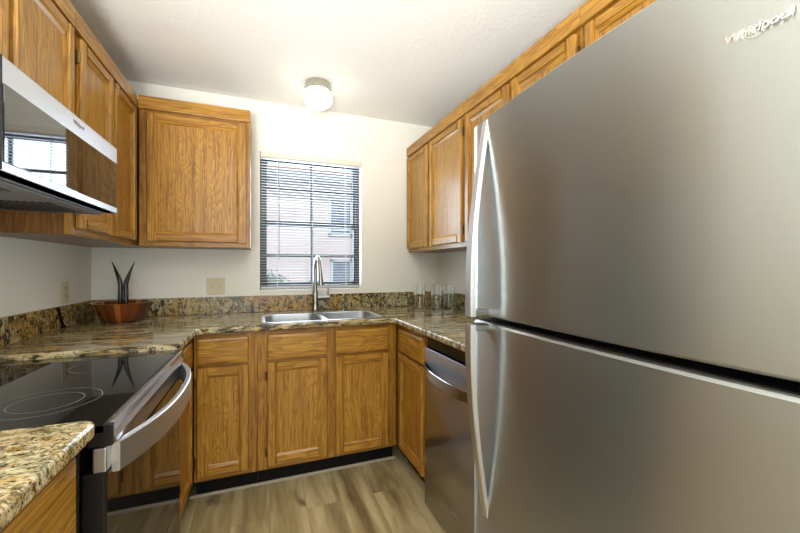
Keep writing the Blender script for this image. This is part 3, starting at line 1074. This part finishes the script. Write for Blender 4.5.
def fridge_door(z0, z1):
    pl = [(0.066 + FX - fcx, fhw), ]
    r = 0.012
    pl.append((FX - fcx + r + 0.004, fhw))
    for k in range(1, 5):
        a = pi / 2 * k / 5
        pl.append((FX - fcx + r + 0.004 - r * sin(a), fhw - r + r * cos(a)))
    for i in range(1, 40):
        y = fhw - 2 * fhw * i / 40
        pl.append((fx_at(y), y))
    for k in range(4, 0, -1):
        a = pi / 2 * k / 5
        pl.append((FX - fcx + r + 0.004 - r * sin(a), -fhw + r - r * cos(a)))
    pl.append((FX - fcx + r + 0.004, -fhw))
    pl.append((0.066 + FX - fcx, -fhw))
    c = 0.005

    def inset(p):
        return (p[0] + (c if p[0] < 0.05 + FX - fcx else 0), p[1] * (1 - c / fhw))
    mb = MB()
    rings = [[(*inset(p), z0) for p in pl], [(*p, z0 + c) for p in pl], [(*p, z1 - c) for p in pl], [(*inset(p), z1) for p in pl]]
    mb._hull(rings, 0, cap=True, smooth=True)
    for f in mb.bm.faces:
        if len(f.verts) > 4:
            f.smooth = False
    return mb


MB().box(-0.318, 0.405, -fhw + 0.004, fhw - 0.004, 0.025, fz_top - 0.012, 0, 0.004).build('body', M['fridge_side'], fr)
MB().box(-0.333, -0.3185, -fhw + 0.012, fhw - 0.012, 0.07, fz_top - 0.02).build('gasket', M['rubber'], fr)
up = fridge_door(fz_gap1, fz_top).build('freezer_door', M['steel_fridge'], fr)
lo = fridge_door(0.085, fz_gap0).build('fresh_food_door', M['steel_fridge'], fr)
MB().box(FX - fcx + 0.010, 0.062 + FX - fcx, -fhw + 0.010, fhw - 0.010, fz_gap0 - 0.001, fz_gap0 + 0.0025).build('top_cap', M['black'], lo)
MB().box(-0.36, -0.320, -fhw + 0.02, fhw - 0.02, 0.012, 0.075).build('kick_grille', M['black'], fr)
for yy in (-0.33, 0.33):
    MB().lathe([(0.0, 0.0005), (0.02, 0.0005), (0.02, 0.024), (0.0, 0.024)], (0.3, yy, 0), 14).build('foot', M['black'], fr)
    MB().lathe([(0.0, 0.0005), (0.02, 0.0005), (0.02, 0.024), (0.0, 0.024)], (-0.27, yy, 0), 14).build('foot', M['black'], fr)
hg = MB()
hg.box(-0.395, -0.335, -fhw + 0.004, -fhw + 0.085, fz_gap0 + 0.006, fz_gap1 - 0.005, 0, 0.001)
hg.tube([(-0.385, -fhw + 0.03, fz_gap0), (-0.385, -fhw + 0.03, fz_gap1)], 0.006, 10)
hg.build('center_hinge', M['chrome'], fr)

HY = fhw - 0.085        # handle line, local y


def fridge_handle(z_door, z_gap, parent):
    xd = fx_at(HY)
    mb = MB()
    n = 26
    rings = []
    for i in range(n + 1):
        s = i / n
        z = z_door + (z_gap - z_door) * s
        x = xd - 0.002 - 0.057 * sin(min(1.0, s * 1.12) * pi / 2)
        w_ = 0.0135 + 0.0045 * s
        t_ = 0.010 + 0.006 * s
        rings.append([(x, HY - w_ + 0.003, z), (x + 0.003, HY - w_, z), (x + t_, HY - w_, z), (x + t_, HY + w_, z), (x + 0.003, HY + w_, z), (x, HY + w_ - 0.003, z)])
    mb.sections(rings)
    h = mb.build('handle', M['satin'], parent)
    a, b2 = sorted((z_gap, z_gap + (z_door - z_gap) * 0.034))
    MB().box(xd - 0.046, xd + 0.004, HY - 0.0185, HY + 0.0185, a + 0.001, b2, 0, 0.003).build('bracket', M['bracket'], h)


fridge_handle(fz_top - 0.010, fz_gap1 + 0.001, up)
fridge_handle(0.530, fz_gap0 - 0.002, lo)
ly = (-2.504) - fcy
word('logo', 'Whirlpool', 0.0168, M['chrome'], up, (fx_at(ly) - 0.0016, ly, 1.566), ROT_RIGHT, 0.0012)

# ------------------------------------------------------------------ dishwasher
DY0, DY1, DX = -1.648, -1.046, 1.786
dw = thing('dishwasher', 'stainless dishwasher with bowed handle between cabinet and refrigerator', 'dishwasher', (2.1, (DY0 + DY1) / 2, 0))
dhy = (DY1 - DY0) / 2
MB().box(DX + 0.045 - 2.1, 0.30, -dhy, dhy, 0.02, 0.900, 0, 0.002).build('body', M['black'], dw)
dd = MB().box(DX - 2.1, DX + 0.043 - 2.1, -dhy + 0.002, dhy - 0.002, 0.022, 0.838, 0, 0.004).build('door', M['steel_dw'], dw)
MB().box(DX + 0.016 - 2.1, DX + 0.044 - 2.1, -dhy + 0.002, dhy - 0.002, 0.840, 0.895, 0, 0.002).build('control_strip', M['black'], dw)
bow(-dhy + 0.020, dhy - 0.020, DX - 2.1 + 0.0005, -0.056, 0.715, 0.764, 0.011).build('handle', M['steel_dw'], dd)
word('logo', 'Whirlpool', 0.016, M['grey_print'], dd, (DX - 2.1 - 0.0006, -1.36 - (DY0 + DY1) / 2, 0.158), ROT_RIGHT, 0.0004)
MB().box(DX + 0.06 - 2.1, 0.28, -dhy + 0.03, dhy - 0.03, 0.0005, 0.019).build('base', M['black'], dw)

# ------------------------------------------------------------------ bowl and salad servers
BX, BY = 0.222, -0.200
bo = MB()
prof = [(0.001, 0.0), (0.086, 0.0), (0.100, 0.006), (0.122, 0.045), (0.140, 0.085), (0.152, 0.112), (0.144, 0.112), (0.130, 0.083), (0.112, 0.048), (0.086, 0.016), (0.001, 0.013)]
bo.lathe(prof, n=64)
bo = bo.build('salad_bowl', M['bowl'])
bo.location = (BX, BY, CT + 0.001)
tag(bo, 'brown striped wooden salad bowl in the corner of the counter', 'bowl')


def server(dx, lean, name, label):
    o = thing(name, label, 'salad server', (BX, BY, CT + 0.016), 0, 'salad servers')
    h = MB()
    # handles stand close together and curl apart at the tips
    pts, rads = [], []
    for k in range(15):
        s = k / 14
        z = 0.010 + 0.325 * s
        off = dx * (0.0130 + 0.006 * (1 - s)) + lean * 0.054 * max(0, (s - 0.60) / 0.40) ** 1.15
        x = off * 0.935
        y = off * -0.357
        pts.append((x, y, z))
        rads.append(0.0129 if s < 0.6 else max(0.0022, 0.0129 * (1 - ((s - 0.6) / 0.4) ** 1.3 * 0.88)))
    h.tube(pts, rads, 12)
    h.build('handle', M['horn'], o)
    sp = MB()
    r = []
    for k in range(7):
        s = k / 6
        w_ = 0.012 + 0.018 * sin(pi * (0.25 + 0.75 * s))
        off = dx * (0.031 + 0.004 * s)
        x, y = off * 0.935, off * -0.357 - 0.002
        z = 0.055 - 0.052 * s
        r.append([(x - w_, y - 0.004, z), (x + w_, y - 0.004, z), (x + w_, y + 0.002, z), (x - w_, y + 0.002, z)])
    sp.sections(r)
    sp.build('blade', M['horn'], o)
    return o


server(-1, -1, 'salad_server', 'black horn salad server in the bowl with its tip curling toward the range wall')
server(1, 1, 'salad_server', 'black horn salad server in the bowl with its tip curling toward the window')


# ------------------------------------------------------------------ glasses
def tumbler(x, y, r, h, label):
    g = MB()
    g.lathe([(0.0005, 0.0), (r * 0.80, 0.0), (r * 0.84, 0.004), (r, h), (r - 0.0022, h), (r * 0.84 - 0.0025, 0.016), (0.0005, 0.014)], n=36, cap=True)
    o = g.build('drinking_glass', M['glass'])
    o.location = (x, y, CT + 0.001)
    return tag(o, label, 'glass', 'drinking glasses on the right counter')


tumbler(2.105, -0.270, 0.046, 0.190, 'clear drinking glass closest to the window wall on the right counter')
tumbler(2.215, -0.335, 0.047, 0.195, 'clear drinking glass in the middle of the three on the right counter')
tumbler(2.320, -0.330, 0.045, 0.180, 'clear drinking glass in the corner closest to the right wall')


# ------------------------------------------------------------------ outlets
sw = thing('switch_plate', 'ivory double switch plate on the wall left of the window', 'switch', (0.692, -0.001, 1.126))
MB().box(-0.056, 0.056, -0.006, 0.0, -0.057, 0.057, 0, 0.003).build('plate', M['ivory'], sw)
for xx in (-0.023, 0.023):
    tg = MB()
    tg.box(xx - 0.0055, xx + 0.0055, -0.0068, -0.006, -0.012, 0.012)
    tg.box(xx - 0.004, xx + 0.004, -0.016, -0.0068, -0.004, 0.007, 0, 0.001)
    tg.build('toggle', M['ivory_toggle'], sw)
ou = thing('wall_outlet', 'ivory wall outlet on the left wall above the backsplash', 'outlet', (0.001, -0.330, 1.122))
MB().box(0.0, 0.006, -0.036, 0.036, -0.058, 0.058, 0, 0.003).build('plate', M['ivory'], ou)
for zz in (-0.020, 0.020):
    rc = MB().box(0.006, 0.0078, -0.017, 0.017, zz - 0.014, zz + 0.014, 0, 0.0008).build('receptacle', M['ivory_toggle'], ou)
    sl = MB().box(0.0078, 0.0082, -0.008, -0.006, zz - 0.002, zz + 0.007).box(0.0078, 0.0082, 0.006, 0.008, zz - 0.002, zz + 0.007)
    sl.build('slot', M['slot'], rc)
